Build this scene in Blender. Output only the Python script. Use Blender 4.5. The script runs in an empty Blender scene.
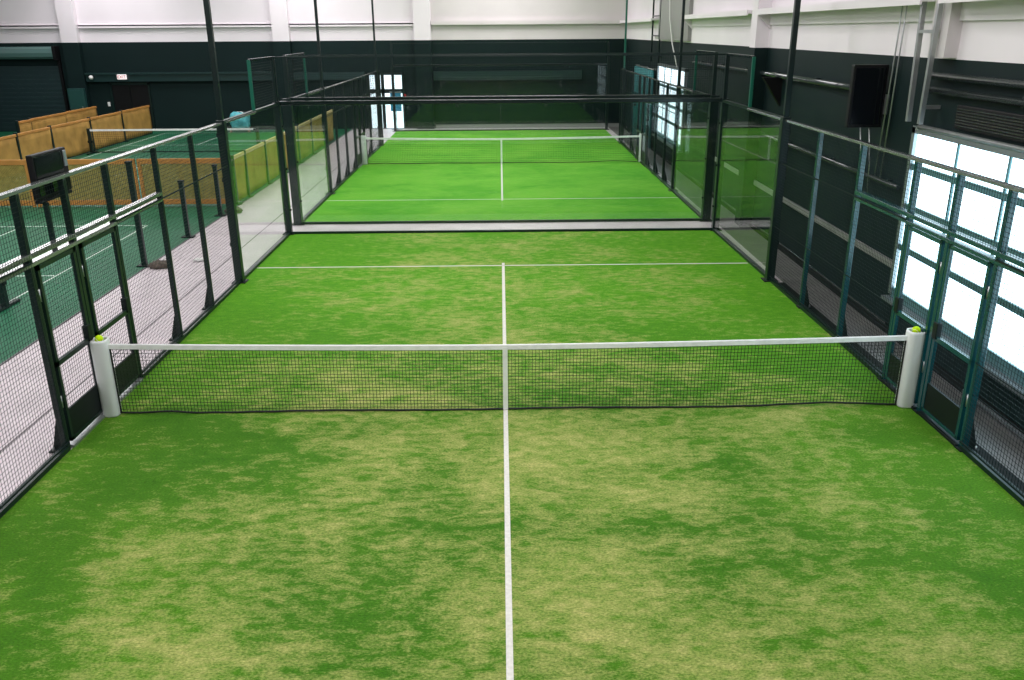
import bpy, bmesh, math, random
from mathutils import Vector, Matrix
random.seed(7)
S = bpy.context.scene
COL = S.collection
PI = math.pi

# ------------------------------------------------------------------ materials
def lin(c):
    return tuple((v / 12.92 if v <= .04045 else ((v + .055) / 1.055) ** 2.4) for v in c)
def srgb(r, g, b):
    return lin((r / 255, g / 255, b / 255))
def newmat(name):
    m = bpy.data.materials.new(name); m.use_nodes = True
    nt = m.node_tree
    return m, nt, nt.nodes['Principled BSDF']
def pbr(name, col, rough=.5, metal=0, spec=.5, coat=0, noise=0, scale=4, bump=0, stretch=None):
    m, nt, p = newmat(name)
    p.inputs['Base Color'].default_value = (*col, 1)
    p.inputs['Roughness'].default_value = rough
    p.inputs['Metallic'].default_value = metal
    p.inputs['Specular IOR Level'].default_value = spec
    p.inputs['Coat Weight'].default_value = coat
    p.inputs['Coat Roughness'].default_value = .12
    if noise or bump:
        tc = nt.nodes.new('ShaderNodeTexCoord')
        mp = nt.nodes.new('ShaderNodeMapping')
        if stretch: mp.inputs['Scale'].default_value = stretch
        nz = nt.nodes.new('ShaderNodeTexNoise')
        nz.inputs['Scale'].default_value = scale; nz.inputs['Detail'].default_value = 5
        nt.links.new(tc.outputs['Object'], mp.inputs['Vector'])
        nt.links.new(mp.outputs['Vector'], nz.inputs['Vector'])
        if noise:
            r = nt.nodes.new('ShaderNodeValToRGB')
            r.color_ramp.elements[0].position = .3; r.color_ramp.elements[1].position = .7
            r.color_ramp.elements[0].color = (*[c * (1 - noise) for c in col], 1)
            r.color_ramp.elements[1].color = (*[min(1, c * (1 + noise)) for c in col], 1)
            nt.links.new(nz.outputs['Fac'], r.inputs['Fac'])
            nt.links.new(r.outputs['Color'], p.inputs['Base Color'])
        if bump:
            b = nt.nodes.new('ShaderNodeBump'); b.inputs['Strength'].default_value = bump
            b.inputs['Distance'].default_value = .01
            nt.links.new(nz.outputs['Fac'], b.inputs['Height'])
            nt.links.new(b.outputs['Normal'], p.inputs['Normal'])
    return m
def emit(name, col, strength):
    m, nt, p = newmat(name)
    p.inputs['Base Color'].default_value = (.6, .6, .6, 1)
    p.inputs['Roughness'].default_value = .25
    p.inputs['Emission Color'].default_value = (*col, 1)
    p.inputs['Emission Strength'].default_value = strength
    return m
def glass_mat():
    m, nt, p = newmat('court_glass'); nt.nodes.remove(p)
    out = nt.nodes['Material Output']
    t = nt.nodes.new('ShaderNodeBsdfTransparent'); t.inputs['Color'].default_value = (.965, .985, .975, 1)
    g = nt.nodes.new('ShaderNodeBsdfGlossy'); g.inputs['Roughness'].default_value = .02
    ge = nt.nodes.new('ShaderNodeNewGeometry')
    dt = nt.nodes.new('ShaderNodeVectorMath'); dt.operation = 'DOT_PRODUCT'
    nt.links.new(ge.outputs['Normal'], dt.inputs[0]); nt.links.new(ge.outputs['Incoming'], dt.inputs[1])
    def mt(op, a, b):
        n = nt.nodes.new('ShaderNodeMath'); n.operation = op
        for i, v in enumerate((a, b)):
            if isinstance(v, (int, float)): n.inputs[i].default_value = v
            else: nt.links.new(v, n.inputs[i])
        return n.outputs[0]
    fr = mt('ADD', mt('MULTIPLY', mt('POWER', mt('SUBTRACT', 1.0, mt('ABSOLUTE', dt.outputs['Value'], 0)), 5.0), .8), .03)
    mx = nt.nodes.new('ShaderNodeMixShader')
    nt.links.new(fr, mx.inputs['Fac'])
    nt.links.new(t.outputs[0], mx.inputs[1]); nt.links.new(g.outputs[0], mx.inputs[2])
    nt.links.new(mx.outputs[0], out.inputs['Surface'])
    return m
def turf_mat(name, dark, mid, sand, worn, fresh=None, y_fade=None):
    m, nt, p = newmat(name)
    N = nt.nodes.new; L = nt.links.new
    tc = N('ShaderNodeTexCoord')
    def noise(scale, detail, st=(1, 1, 1), rough=.55, dist=0):
        mp = N('ShaderNodeMapping'); mp.inputs['Scale'].default_value = st
        n = N('ShaderNodeTexNoise'); n.inputs['Scale'].default_value = scale
        n.inputs['Detail'].default_value = detail; n.inputs['Roughness'].default_value = rough
        n.inputs['Distortion'].default_value = dist
        L(tc.outputs['Object'], mp.inputs['Vector']); L(mp.outputs['Vector'], n.inputs['Vector'])
        return n.outputs['Fac']
    def math_(op, a, b):
        n = N('ShaderNodeMath'); n.operation = op
        for i, v in enumerate((a, b)):
            if isinstance(v, (int, float)): n.inputs[i].default_value = v
            else: L(v, n.inputs[i])
        return n.outputs[0]
    def ramp(v, a, b, lo=0., hi=1.):
        n = N('ShaderNodeMapRange'); n.inputs['From Min'].default_value = a; n.inputs['From Max'].default_value = b
        n.inputs['To Min'].default_value = lo; n.inputs['To Max'].default_value = hi
        L(v, n.inputs['Value']); return n.outputs[0]
    def mix(f, a, b):
        n = N('ShaderNodeMix'); n.data_type = 'RGBA'
        if isinstance(f, (int, float)): n.inputs['Factor'].default_value = f
        else: L(f, n.inputs['Factor'])
        for k, v in (('A', a), ('B', b)):
            s = [i for i in n.inputs if i.name == k and i.type == 'RGBA'][0]
            if isinstance(v, tuple): s.default_value = (*v, 1)
            else: L(v, s)
        return [o for o in n.outputs if o.type == 'RGBA'][0]
    big = noise(.42, 3, (1, 1.3, 1), .5, .4)
    med = noise(1.9, 4, (1, 1.5, 1), .6, .6)
    fine = noise(5.5, 5, (1, 2.0, 1), .7, .3)
    tiny = noise(38, 3, (1, 1.6, 1), .7)
    # worn sand-filled pile
    w = math_('ADD', math_('MULTIPLY', big, .65), math_('ADD', math_('MULTIPLY', med, .65), math_('ADD', math_('MULTIPLY', fine, .85), math_('MULTIPLY', tiny, .40))))
    sep = N('ShaderNodeSeparateXYZ'); L(tc.outputs['Object'], sep.inputs[0])
    if y_fade:   # the pile is more worn and sanded on the near half
        w = math_('ADD', w, ramp(sep.outputs['Y'], y_fade[0], y_fade[1], y_fade[2], y_fade[3]))
        ax = math_('ABSOLUTE', sep.outputs['X'], 0)
        w = math_('ADD', w, ramp(ax, 1.8, 5.0, .05, -.14))
    wf = ramp(w, 1.19, 1.66)
    base = mix(ramp(big, .38, .6), dark, mid)
    base = mix(ramp(med, .25, .75, 0, .6), base, mid)
    base = mix(ramp(fine, .35, .75, 0, .5), base, mid)
    if fresh:   # greener, less trodden pile towards the back of the court
        ff = ramp(sep.outputs['Y'], 0., 5.0, 0., .85)
        base = mix(ff, base, mix(ramp(fine, .3, .7), fresh[0], fresh[1]))
    c = mix(math_('MULTIPLY', wf, worn), base, sand)
    # blade scale variation
    var = ramp(tiny, .3, .7, .62, 1.34)
    vv = N('ShaderNodeVectorMath'); vv.operation = 'SCALE'; L(c, vv.inputs[0]); L(var, vv.inputs['Scale'])
    L(vv.outputs[0], p.inputs['Base Color'])
    p.inputs['Roughness'].default_value = .85
    p.inputs['Specular IOR Level'].default_value = .15
    b = N('ShaderNodeBump'); b.inputs['Strength'].default_value = .5; b.inputs['Distance'].default_value = .012
    L(tiny, b.inputs['Height']); L(b.outputs['Normal'], p.inputs['Normal'])
    return m

M = {}
M['turf_near'] = turf_mat('worn_turf', (.028, .120, .0035), (.074, .205, .009), (.40, .385, .13), 1.0, fresh=((.052, .235, .004), (.115, .345, .009)), y_fade=(-3.0, 4.0, .02, -.05))
M['turf_far'] = turf_mat('fresh_turf', (.060, .31, .014), (.12, .42, .024), (.22, .47, .06), .8)
M['line'] = pbr('court_line', (.64, .63, .58), .8, spec=.1, noise=.1, scale=30)
M['line_hall'] = pbr('hall_line', (.55, .66, .58), .6, spec=.3)
M['concrete'] = pbr('light_concrete', (.63, .555, .585), .45, noise=.09, scale=1.6, spec=.4)
M['concrete_gray'] = pbr('gray_concrete', (.16, .155, .15), .5, noise=.15, scale=2)
M['seam'] = pbr('floor_seam', (.16, .14, .15), .8)
M['hall_green'] = pbr('green_floor_paint', (.011, .125, .058), .5, noise=.10, scale=.8, spec=.25)
M['matte'] = pbr('matte_black', (.008, .009, .009), .7, spec=.2)
M['white_wall'] = pbr('white_paint', (.82, .765, .80), .6, noise=.03, scale=.6)
M['beige_wall'] = pbr('offwhite_wall', (.64, .60, .60), .6, noise=.04, scale=.6)  # grayer tone for the right part of the upper back wall and a column
M['dark_wall'] = pbr('dark_green_paint', (.0050, .0155, .0155), .6, noise=.12, scale=.5, spec=.15)
M['dark_wall2'] = pbr('dark_green_gloss', (.012, .034, .034), .3, spec=.5)
M['ceiling'] = pbr('ceiling_paint', (.7, .7, .7), .8)
M['frame'] = pbr('green_black_steel', (.004, .014, .013), .35, spec=.35, coat=.08)
M['frame_green'] = pbr('green_steel', (.006, .115, .075), .3, coat=.4)
M['frame_windowlit'] = pbr('windowlit_steel', (.004, .052, .060), .25, spec=.5, coat=.25)  # frame steel with the teal window light put into its base colour
M['rail'] = pbr('glossy_dark_steel', (.11, .12, .12), .16, spec=1.0, coat=1.0)
M['beam'] = pbr('black_beam', (.006, .013, .013), .2, spec=.5, coat=.5)
M['wire'] = pbr('mesh_wire', (.006, .014, .014), .6, spec=.2)
M['plate'] = pbr('kick_plate', (.005, .009, .009), .5, spec=.25)
M['steel'] = pbr('galvanised_steel', (.42, .44, .44), .35, metal=.8, noise=.1, scale=6)
M['pipe'] = pbr('painted_pipe', (.03, .04, .04), .16, spec=.6, coat=.8)
M['lightpipe'] = pbr('gray_painted_strip', (.26, .26, .25), .4)
M['glass'] = glass_mat()
M['glass_edge'] = pbr('glass_edge', (.10, .22, .30), .2, spec=.6)
M['net'] = pbr('black_net_cord', (.006, .008, .007), .7)
M['tape'] = pbr('white_net_tape', (.90, .90, .90), .6, noise=.08, scale=9)
M['post_white'] = pbr('white_post', (.72, .74, .74), .35, noise=.03)
M['ball'] = pbr('yellow_felt', (.52, .78, .01), .8, spec=.1, noise=.12, scale=60, bump=.4)
M['hole'] = pbr('post_bore', (.03, .03, .03), .7)
M['tarp'] = pbr('tan_mesh_screen', (.44, .25, .070), .75, spec=.15, noise=.22, scale=2.2, bump=.3)
M['tarp_olive'] = pbr('olive_mesh_screen', (.34, .255, .060), .75, spec=.15, noise=.18, scale=2.5)
M['tarp_net'] = pbr('olive_netting', (.33, .26, .075), .8, spec=.1, noise=.2, scale=8)
M['orange'] = pbr('orange_rail', (.52, .23, .05), .6, noise=.15, scale=3)
M['tan_rail'] = pbr('pale_tan_rail', (.60, .47, .20), .6, noise=.1, scale=3)
M['black'] = pbr('black_plastic', (.005, .005, .006), .5, spec=.2)
M['screen'] = pbr('black_screen', (.004, .005, .007), .12)
M['teal'] = pbr('teal_fabric', (.015, .16, .17), .7, noise=.2, scale=3, stretch=(1, 1, .1))
M['blue'] = pbr('blue_banner', (.02, .24, .42), .5)
M['aqua'] = pbr('aqua_bag', (.10, .46, .52), .5, noise=.35, scale=6)
M['wood'] = pbr('board', (.45, .30, .20), .6)
M['win_frame'] = pbr('window_frame_paint', (.10, .22, .24), .3, spec=.5)
M['alu'] = pbr('aluminium_frame', (.30, .33, .35), .3, metal=.6)
M['pane'] = emit('daylit_pane', (.60, .86, 1.0), 3.8)
M['pane_far'] = emit('daylit_pane_far', (.72, .90, 1.0), 2.0)
M['red'] = pbr('red_letter', (.6, .03, .03), .5)
M['sign'] = emit('lit_sign', (1, .85, .85), .7)
M['lamp_face'] = emit('lamp_face', (1, .98, .95), .5)
M['debris'] = pbr('brown_sandbag', (.10, .075, .06), .9, noise=.4, scale=20)
M['white_plastic'] = pbr('white_plastic', (.75, .75, .73), .4)
M['brown'] = pbr('brown_panel', (.30, .17, .12), .6)

# ------------------------------------------------------------------ mesh helpers
class MB:
    def __init__(s): s.v = []; s.f = []; s.mi = []; s.smooth = []
    def add(s, vs, fs, mi=0, sm=False):
        o = len(s.v); s.v += [tuple(v) for v in vs]
        for f in fs: s.f.append([o + i for i in f]); s.mi.append(mi); s.smooth.append(sm)
        return s
    def box(s, x0, x1, y0, y1, z0, z1, mi=0, bev=0):
        x0, x1 = min(x0, x1), max(x0, x1); y0, y1 = min(y0, y1), max(y0, y1); z0, z1 = min(z0, z1), max(z0, z1)
        if bev > 0:
            bm = bmesh.new(); bmesh.ops.create_cube(bm, size=1)
            for v in bm.verts:
                v.co = Vector(((x0 + x1) / 2 + v.co.x * (x1 - x0), (y0 + y1) / 2 + v.co.y * (y1 - y0), (z0 + z1) / 2 + v.co.z * (z1 - z0)))
            bmesh.ops.bevel(bm, geom=bm.edges[:] , offset=bev, segments=2, affect='EDGES', profile=.5)
            bm.verts.index_update()
            s.add([v.co[:] for v in bm.verts], [[v.index for v in f.verts] for f in bm.faces], mi)
            bm.free(); return s
        vs = [(x, y, z) for z in (z0, z1) for y in (y0, y1) for x in (x0, x1)]
        return s.add(vs, [(0, 2, 3, 1), (4, 5, 7, 6), (0, 1, 5, 4), (2, 6, 7, 3), (0, 4, 6, 2), (1, 3, 7, 5)], mi)
    def quad(s, a, b, c, d, mi=0): return s.add([a, b, c, d], [(0, 1, 2, 3)], mi)
    def bar(s, p, q, w, h=None, mi=0, up=(0, 0, 1), caps=True):
        h = h or w; p = Vector(p); q = Vector(q); d = (q - p).normalized(); u = Vector(up)
        if abs(d.dot(u)) > .98: u = Vector((1, 0, 0))
        r = d.cross(u).normalized(); u = r.cross(d)
        vs = []
        for c in (p, q):
            for a, b in ((-1, -1), (1, -1), (1, 1), (-1, 1)): vs.append(c + r * a * w / 2 + u * b * h / 2)
        fs = [(0, 1, 5, 4), (1, 2, 6, 5), (2, 3, 7, 6), (3, 0, 4, 7)]
        if caps: fs += [(3, 2, 1, 0), (4, 5, 6, 7)]
        return s.add(vs, fs, mi)
    def tube(s, pts, r, n=10, mi=0, caps=True):
        pts = [Vector(p) for p in pts]; rings = []
        o = len(s.v); N = len(pts)
        ref = None
        for i, p in enumerate(pts):
            d = (pts[min(i + 1, N - 1)] - pts[max(i - 1, 0)]).normalized()
            if ref is None:
                ref = Vector((0, 0, 1)) if abs(d.z) < .9 else Vector((1, 0, 0))
            a = d.cross(ref).normalized(); b = a.cross(d).normalized()
            rr = r[i] if isinstance(r, (list, tuple)) else r
            for k in range(n):
                t = 2 * PI * k / n; s.v.append(tuple(p + (a * math.cos(t) + b * math.sin(t)) * rr))
        for i in range(N - 1):
            for k in range(n):
                k2 = (k + 1) % n
                s.f.append([o + i * n + k, o + i * n + k2, o + (i + 1) * n + k2, o + (i + 1) * n + k]); s.mi.append(mi); s.smooth.append(True)
        if caps:
            s.f.append([o + k for k in range(n)][::-1]); s.mi.append(mi); s.smooth.append(False)
            s.f.append([o + (N - 1) * n + k for k in range(n)]); s.mi.append(mi); s.smooth.append(False)
        return s
    def lathe(s, prof, c, n=24, mi=0, sq=0):
        o = len(s.v); c = Vector(c)
        for r, z in prof:
            for k in range(n):
                t = 2 * PI * k / n; x, y = math.cos(t), math.sin(t)
                if sq:   # squircle section
                    q = (abs(x) ** sq + abs(y) ** sq) ** (-1 / sq); x *= q; y *= q
                s.v.append((c.x + r * x, c.y + r * y, c.z + z))
        for i in range(len(prof) - 1):
            for k in range(n):
                k2 = (k + 1) % n
                s.f.append([o + i * n + k, o + i * n + k2, o + (i + 1) * n + k2, o + (i + 1) * n + k]); s.mi.append(mi); s.smooth.append(True)
        return s
    def build(s, name, mats, parent=None):
        me = bpy.data.meshes.new(name)
        # local origin at the parts' base centre
        me.from_pydata(s.v, [], s.f)
        mats = mats if isinstance(mats, (list, tuple)) else [mats]
        for m in mats: me.materials.append(m)
        me.polygons.foreach_set('material_index', s.mi)
        me.polygons.foreach_set('use_smooth', s.smooth)
        me.update()
        o = bpy.data.objects.new(name, me); COL.objects.link(o)
        if parent is not None:
            o.parent = parent
            o.matrix_parent_inverse = Matrix.Translation(parent.location).inverted()
        return o

def tag(o, label, cat, group=None):
    o['label'] = label; o['category'] = cat
    if group: o['group'] = group
    return o
def thing(name, label, cat, loc, group=None):
    o = bpy.data.objects.new(name, None); COL.objects.link(o); o.location = loc
    o.empty_display_size = .2
    return tag(o, label, cat, group)
def struct(name, mb, mats, parent=None):
    o = mb.build(name, mats, parent); o['kind'] = 'structure'; return o
def tree_copy(o, delta, parent=None):
    c = o.copy(); COL.objects.link(c)
    if parent is None: c.location = o.location + Vector(delta)
    else: c.parent = parent; c.matrix_parent_inverse = o.matrix_parent_inverse.copy()
    for ch in list(o.children): tree_copy(ch, delta, c)
    return c

def wires_yz(x, y0, y1, z0, z1, step=.05, w=.0034):
    """welded square mesh in the plane x=const"""
    mb = MB()
    n = max(1, round((y1 - y0) / step)); k = max(1, round((z1 - z0) / step))
    for i in range(n + 1):
        y = y0 + (y1 - y0) * i / n; mb.bar((x, y, z0), (x, y, z1), w, w, caps=False)
    for j in range(k + 1):
        z = z0 + (z1 - z0) * j / k; mb.bar((x + w * .8, y0, z), (x + w * .8, y1, z), w, w, caps=False)
    return mb
def wires_xz(y, x0, x1, z0, z1, step=.05, w=.0034):
    mb = MB()
    n = max(1, round((x1 - x0) / step)); k = max(1, round((z1 - z0) / step))
    for i in range(n + 1):
        x = x0 + (x1 - x0) * i / n; mb.bar((x, y, z0), (x, y, z1), w, w, caps=False)
    for j in range(k + 1):
        z = z0 + (z1 - z0) * j / k; mb.bar((x0, y + w * .8, z), (x1, y + w * .8, z), w, w, caps=False)
    return mb

GAP = 1.09
FY = 20 + GAP          # net of the far court
FE = FY + 10.6         # far end of the far court

# ------------------------------------------------------------------ setting
XL, XR, YB, YR, ZC = -27.0, 6.0, 33.0, -14.0, 8.6
ZW = 4.07              # height of the dark dado
mb = MB()
mb.quad((XL, YR, -.012), (XR, YR, -.012), (XR, YB, -.012), (XL, YB, -.012))
floor = struct('floor', mb, M['concrete'])
mb = MB().box(XL, -7.28, YR, YB, -.011, -.004)
g = struct('floor_green_paint', mb, M['hall_green'])
mb = MB().box(5.26, XR, YR, YB, -.011, -.003)
struct('floor_gray_strip', mb, M['concrete_gray'])
mb = MB().box(-5.79, -5.765, YR, YB, -.011, -.0095)
mb.box(-7.28, -7.24, YR, YB, -.011, -.003)
struct('floor_seam', mb, M['seam'])
mb = MB()
Lz = -.0035
def ln(x0, x1, y0, y1): mb.box(x0, x1, y0, y1, -.005, -.002)
def pickle(cx, ny):
    w = .05
    ln(cx - 3.05, cx + 3.05, ny + 6.68, ny + 6.73); ln(cx - 3.05, cx + 3.05, ny - 6.73, ny - 6.68)
    for s in (-1, 1):
        ln(cx + s * 3.05 - w / 2, cx + s * 3.05 + w / 2, ny - 6.7, ny + 6.7)
        ln(cx - 3.05, cx + 3.05, ny + s * 2.13 - w / 2, ny + s * 2.13 + w / 2)
        ln(cx - w / 2, cx + w / 2, ny + s * 2.13, ny + s * 6.7)
pickle(-11.85, 4.4); pickle(-12.9, 25.0)
struct('floor_lines', mb, M['line_hall'])

mb = MB()
mb.box(XL, XR + .3, YB, YB + .3, -.02, ZW, 0)
mb.box(XL, -3.25, YB, YB + .3, ZW, ZC, 1)
mb.box(-3.25, XR + .3, YB, YB + .3, ZW, ZC, 2)
struct('wall_back', mb, [M['dark_wall'], M['white_wall'], M['beige_wall']])
mb = MB()
mb.box(XR, XR + .3, YR, YB, -.02, ZW, 0); mb.box(XR, XR + .3, YR, YB, ZW, ZC, 1)
struct('wall_right', mb, [M['dark_wall'], M['white_wall']])
mb = MB(); mb.box(XL - .3, XL, YR, YB, -.02, ZW, 0); mb.box(XL - .3, XL, YR, YB, ZW, ZC, 1)
struct('wall_left', mb, [M['dark_wall'], M['white_wall']])
mb = MB(); mb.box(XL - .3, XR + .3, YR - .3, YR, -.02, ZW, 0); mb.box(XL - .3, XR + .3, YR - .3, YR, ZW, ZC, 1)
struct('wall_front', mb, [M['dark_wall'], M['white_wall']])
struct('ceiling', MB().box(XL - .3, XR + .3, YR - .3, YB + .3, ZC, ZC + .2), M['ceiling'])
# columns on the back wall
for i, (a, b) in enumerate(((-20.55, -19.78), (-10.68, -9.9), (-4.05, -3.27))):
    mb = MB(); mb.box(a, b, YB - .32, YB, 0, ZW, 0); mb.box(a, b, YB - .32, YB, ZW, ZC, 1)
    mb.box(a - .03, b + .03, YB - .36, YB, 0, .3, 0)
    struct('column_back', mb, [M['dark_wall'], M['white_wall']])
# girts: thin ledges on the white upper wall, dark ledge in the dado
mb = MB()
for a, b in ((XL, -20.6), (-19.75, -10.7), (-9.87, -4.08)):
    mb.box(a, b, YB - .16, YB, 4.78, 4.84, 0); mb.box(a, b, YB - .16, YB - .13, 4.70, 4.84, 0)
mb.box(-3.25, XR, YB - .2, YB, 4.74, 4.92, 1)
struct('trim_1', mb, [M['white_wall'], M['beige_wall']])
mb = MB()
mb.box(-19.75, -10.7, YB - .22, YB, 2.30, 2.68); mb.box(-19.75, -10.7, YB - .3, YB, 2.62, 2.70)
mb.box(-9.87, -6.5, YB - .22, YB, 2.30, 2.66)
mb.box(-3.2, 3.9, YB - .2, YB, 2.25, 2.66)
struct('trim_2', mb, M['dark_wall2'])
struct('baseboard_back', MB().box(-3.2, XR, YB - .06, YB, 0, .16), M['lightpipe'])
struct('baseboard_right', MB().box(XR - .06, XR, -6, YB, -.003, .09), M['matte'])
# right wall girt with gussets, pilasters
mb = MB()
for a, b in ((11.0, 18.4), (2.5, 10.3), (24, YB), (-8, 2.0)):
    mb.box(XR - .34, XR, a, b, 4.80, 4.87); mb.box(XR - .05, XR, a, b, 4.55, 4.8)
    mb.box(XR - .37, XR - .34, a, b, 4.76, 4.88)
for y in (10.25, 18.35):
    mb.add([(XR - .34, y, 4.8), (XR, y, 4.8), (XR, y, 4.45), (XR - .34, y + .04, 4.8), (XR, y + .04, 4.8), (XR, y + .04, 4.45)],
           [(0, 1, 2), (5, 4, 3), (0, 2, 5, 3), (1, 4, 5, 2), (0, 3, 4, 1)])
struct('trim_3', mb, M['white_wall'])
mb = MB()
mb.box(XR - .3, XR, 10.35, 10.8, 0, ZW, 0); mb.box(XR - .3, XR, 10.35, 10.8, ZW, ZC, 1)
struct('column_right', mb, [M['dark_wall'], M['white_wall']])
mb = MB(); mb.box(XR - .18, XR, 2.0, 2.45, ZW + .02, ZC, 0)
struct('column_right_upper', mb, [M['beige_wall']])
mb = MB(); mb.box(XR - .12, XR, 18.5, 23.8, ZW + .05, ZC, 0)
struct('wall_right_panel', mb, [M['lightpipe']])

# ------------------------------------------------------------------ windows in the right wall
def window(name, y0, y1, z0, z1, ny, zs, pane):
    x = XR - .02
    mb = MB()
    f = .07
    mb.box(x - .08, x, y0 - f, y0 + .02, z0 - .05, z1 + f); mb.box(x - .08, x, y1 - .02, y1 + f, z0 - .05, z1 + f)
    mb.box(x - .08, x, y0 - f, y1 + f, z1 - .01, z1 + .09)
    o = struct(name, mb, M['alu'])
    n = (y1 - y0) / ny
    m2 = MB()
    for i in range(1, ny): m2.box(x - .05, x - .002, y0 + i * n - .022, y0 + i * n + .022, z0, z1)
    struct('window_mullion', m2, M['win_frame'], o)
    m3 = MB()
    for z in zs: m3.box(x - .06, x - .001, y0, y1, z - .045, z + .045)
    m3.box(x - .06, x - .001, y0, y1, z0 - .1, z0 + .06)
    struct('window_rail', m3, M['win_frame'], o)
    struct('window_pane', MB().box(x - .03, x - .012, y0, y1, z0, z1), pane, o)
    m4 = MB().box(x - .16, x, y0 - .1, y1 + .1, z0 - .16, z0 - .1)
    struct('window_sill', m4, M['alu'], o)
    return o
window('window_1', -4.5, 2.66, .70, 3.06, 6, (2.58, 2.0, 1.39), M['pane'])
window('window_2', 18.7, 23.6, .80, 3.2, 4, (2.55, 1.95, 1.4), M['pane_far'])

# daylit glazed door in the back wall
x0, x1 = -6.3, -4.75
mb = MB(); y = YB
mb.box(x0 - .08, x0, y - .08, y, 0, 2.55); mb.box(x1, x1 + .08, y - .08, y, 0, 2.55); mb.box(x0 - .08, x1 + .08, y - .08, y, 2.5, 2.6)
d1 = struct('door_1', mb, M['frame'])
struct('door_pane', MB().box(x0, x1, y - .03, y - .015, .02, 2.5), M['pane_far'], d1)
mb = MB()
for a, w in ((x0 + .34, .07), (x0 + .62, .16), (x0 + 1.12, .05)): mb.box(a - w / 2, a + w / 2, y - .06, y - .01, .0, 2.5)
mb.box(x0, x1, y - .06, y - .01, 1.66, 1.86)
struct('door_mullion', mb, M['frame'], d1)
# dark double door
mb = MB()
mb.box(-18.75, -18.67, YB - .07, YB, 0, 2.22); mb.box(-16.95, -16.87, YB - .07, YB, 0, 2.22); mb.box(-18.75, -16.87, YB - .07, YB, 2.14, 2.25)
d2 = struct('door_2', mb, M['frame'])
struct('door_leaf', MB().box(-18.66, -17.83, YB - .04, YB - .005, .01, 2.13), M['black'], d2)
struct('door_leaf', MB().box(-17.80, -16.96, YB - .04, YB - .005, .01, 2.13), M['black'], d2)

# ------------------------------------------------------------------ turf
def turf(name, y0, y1, ny, m, label):
    mb = MB()
    xr0, xr1 = (5.21, 4.97) if ny == 0 else (4.975, 4.975)
    mb.add([(-4.975, y0, -.01), (xr0, y0, -.01), (xr1, y1, -.01), (-4.975, y1, -.01), (-4.975, y0, 0), (xr0, y0, 0), (xr1, y1, 0), (-4.975, y1, 0)],
           [(3, 2, 1, 0), (4, 5, 6, 7), (0, 1, 5, 4), (1, 2, 6, 5), (2, 3, 7, 6), (3, 0, 4, 7)])
    z = .0025
    def L(a, b, c, d): mb.box(a, b, c, d, 0.0003, z, 1)
    h = .023
    for s in (-1, 1):
        L(-4.97, 4.97, ny + s * 6.95 - h, ny + s * 6.95 + h)
    L(-h - .004, h + .004, ny - 7.15, ny + 7.15)
    o = mb.build(name, [m, M['line']])
    return tag(o, label, 'turf')
turf('artificial_turf', -10, 9.965, 0, M['turf_near'], 'worn yellow-green artificial turf of the near court with white lines')
turf('artificial_turf', 10 + GAP + .035, FE - .035, FY, M['turf_far'], 'bright green artificial turf of the far court behind the glass wall')

# ------------------------------------------------------------------ nets
def tennis_net(y, label, step, wire):
    t = thing('court_net', label, 'net', (0, y, 0))
    for s in (-1, 1):
        mb = MB()
        px = -4.90 if s < 0 else 5.02
        mb.lathe([(.001, 0.003), (.096, 0.003), (.10, .02), (.10, .97), (.096, 1.0), (.082, 1.0), (.080, .985), (.080, .93)], (px, y, 0), 32, sq=3.2)
        p = mb.build('net_post', M['post_white'], t)
        mb = MB().lathe([(.001, .935), (.0805, .935)], (px, y, 0), 24, sq=3.2)
        mb.build('post_bore', M['hole'], p)
    xe = 4.86; ox = .06
    top = lambda x: .845 + .065 * (abs(x) / 5) ** 1.6
    def bot(x):
        a = .012 + .006 * math.sin(x * 2.1) 
        if x < -3.9: a += .02 * (math.sin(x * 7) + 1) * .5
        if x > 3: a += .03 * max(0, 1 - abs(x - 4) / .9)
        return a
    # netting
    mb = MB(); n = int(2 * xe / step); k = int(.80 / step)
    xs = [-xe + 2 * xe * i / n for i in range(n + 1)]
    for x in xs: mb.bar((x + ox, y, bot(x)), (x + ox, y, top(x)), wire, wire, caps=False)
    seg = 24
    for j in range(1, k):
        u = j / k
        for i in range(seg):
            a = -xe + 2 * xe * i / seg; b = -xe + 2 * xe * (i + 1) / seg
            za = bot(a) + (top(a) - bot(a)) * u; zb = bot(b) + (top(b) - bot(b)) * u
            mb.bar((a + ox, y, za), (b + ox, y, zb), wire, wire, caps=False)
    mb.build('netting', M['net'], t)
    # headband: folded tape
    mb = MB(); seg = 60
    for i in range(seg):
        a = -xe - .02 + 2 * (xe + .02) * i / seg; b = -xe - .02 + 2 * (xe + .02) * (i + 1) / seg
        w = .011
        za, zb = top(a), top(b)
        prof = [(-w, -.035), (-w, .02), (-.005, .03), (.005, .03), (w, .02), (w, -.035)]
        vs = [(a + ox, y + q, za + r) for q, r in prof] + [(b + ox, y + q, zb + r) for q, r in prof]
        mb.add(vs, [(i_, i_ + 1, i_ + 7, i_ + 6) for i_ in range(5)])
    mb.build('headband', M['tape'], t)
    pts = [(ox - xe + 2 * xe * i / 120, y + .004 * math.sin(i), bot(-xe + 2 * xe * i / 120) + .004) for i in range(121)]
    MB().tube(pts, .0125, 6).build('bottom_cord', M['net'], t)
    for s in (-1, 1):
        MB().bar((ox + s * (xe - .01), y, .03), (ox + s * (xe - .01), y, .9), .02, .012).build('side_cord', M['net'], t)
    mb = MB().box(-.03, .03, y - .014, y + .014, .01, .84)
    mb.build('centre_strap', M['tape'], t)
    return t
tennis_net(0, 'nearest court net with white headband strung across the worn turf', .042, .0042)
tennis_net(FY, 'farther court net on bright green turf beyond the glass wall', .06, .005)

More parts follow.
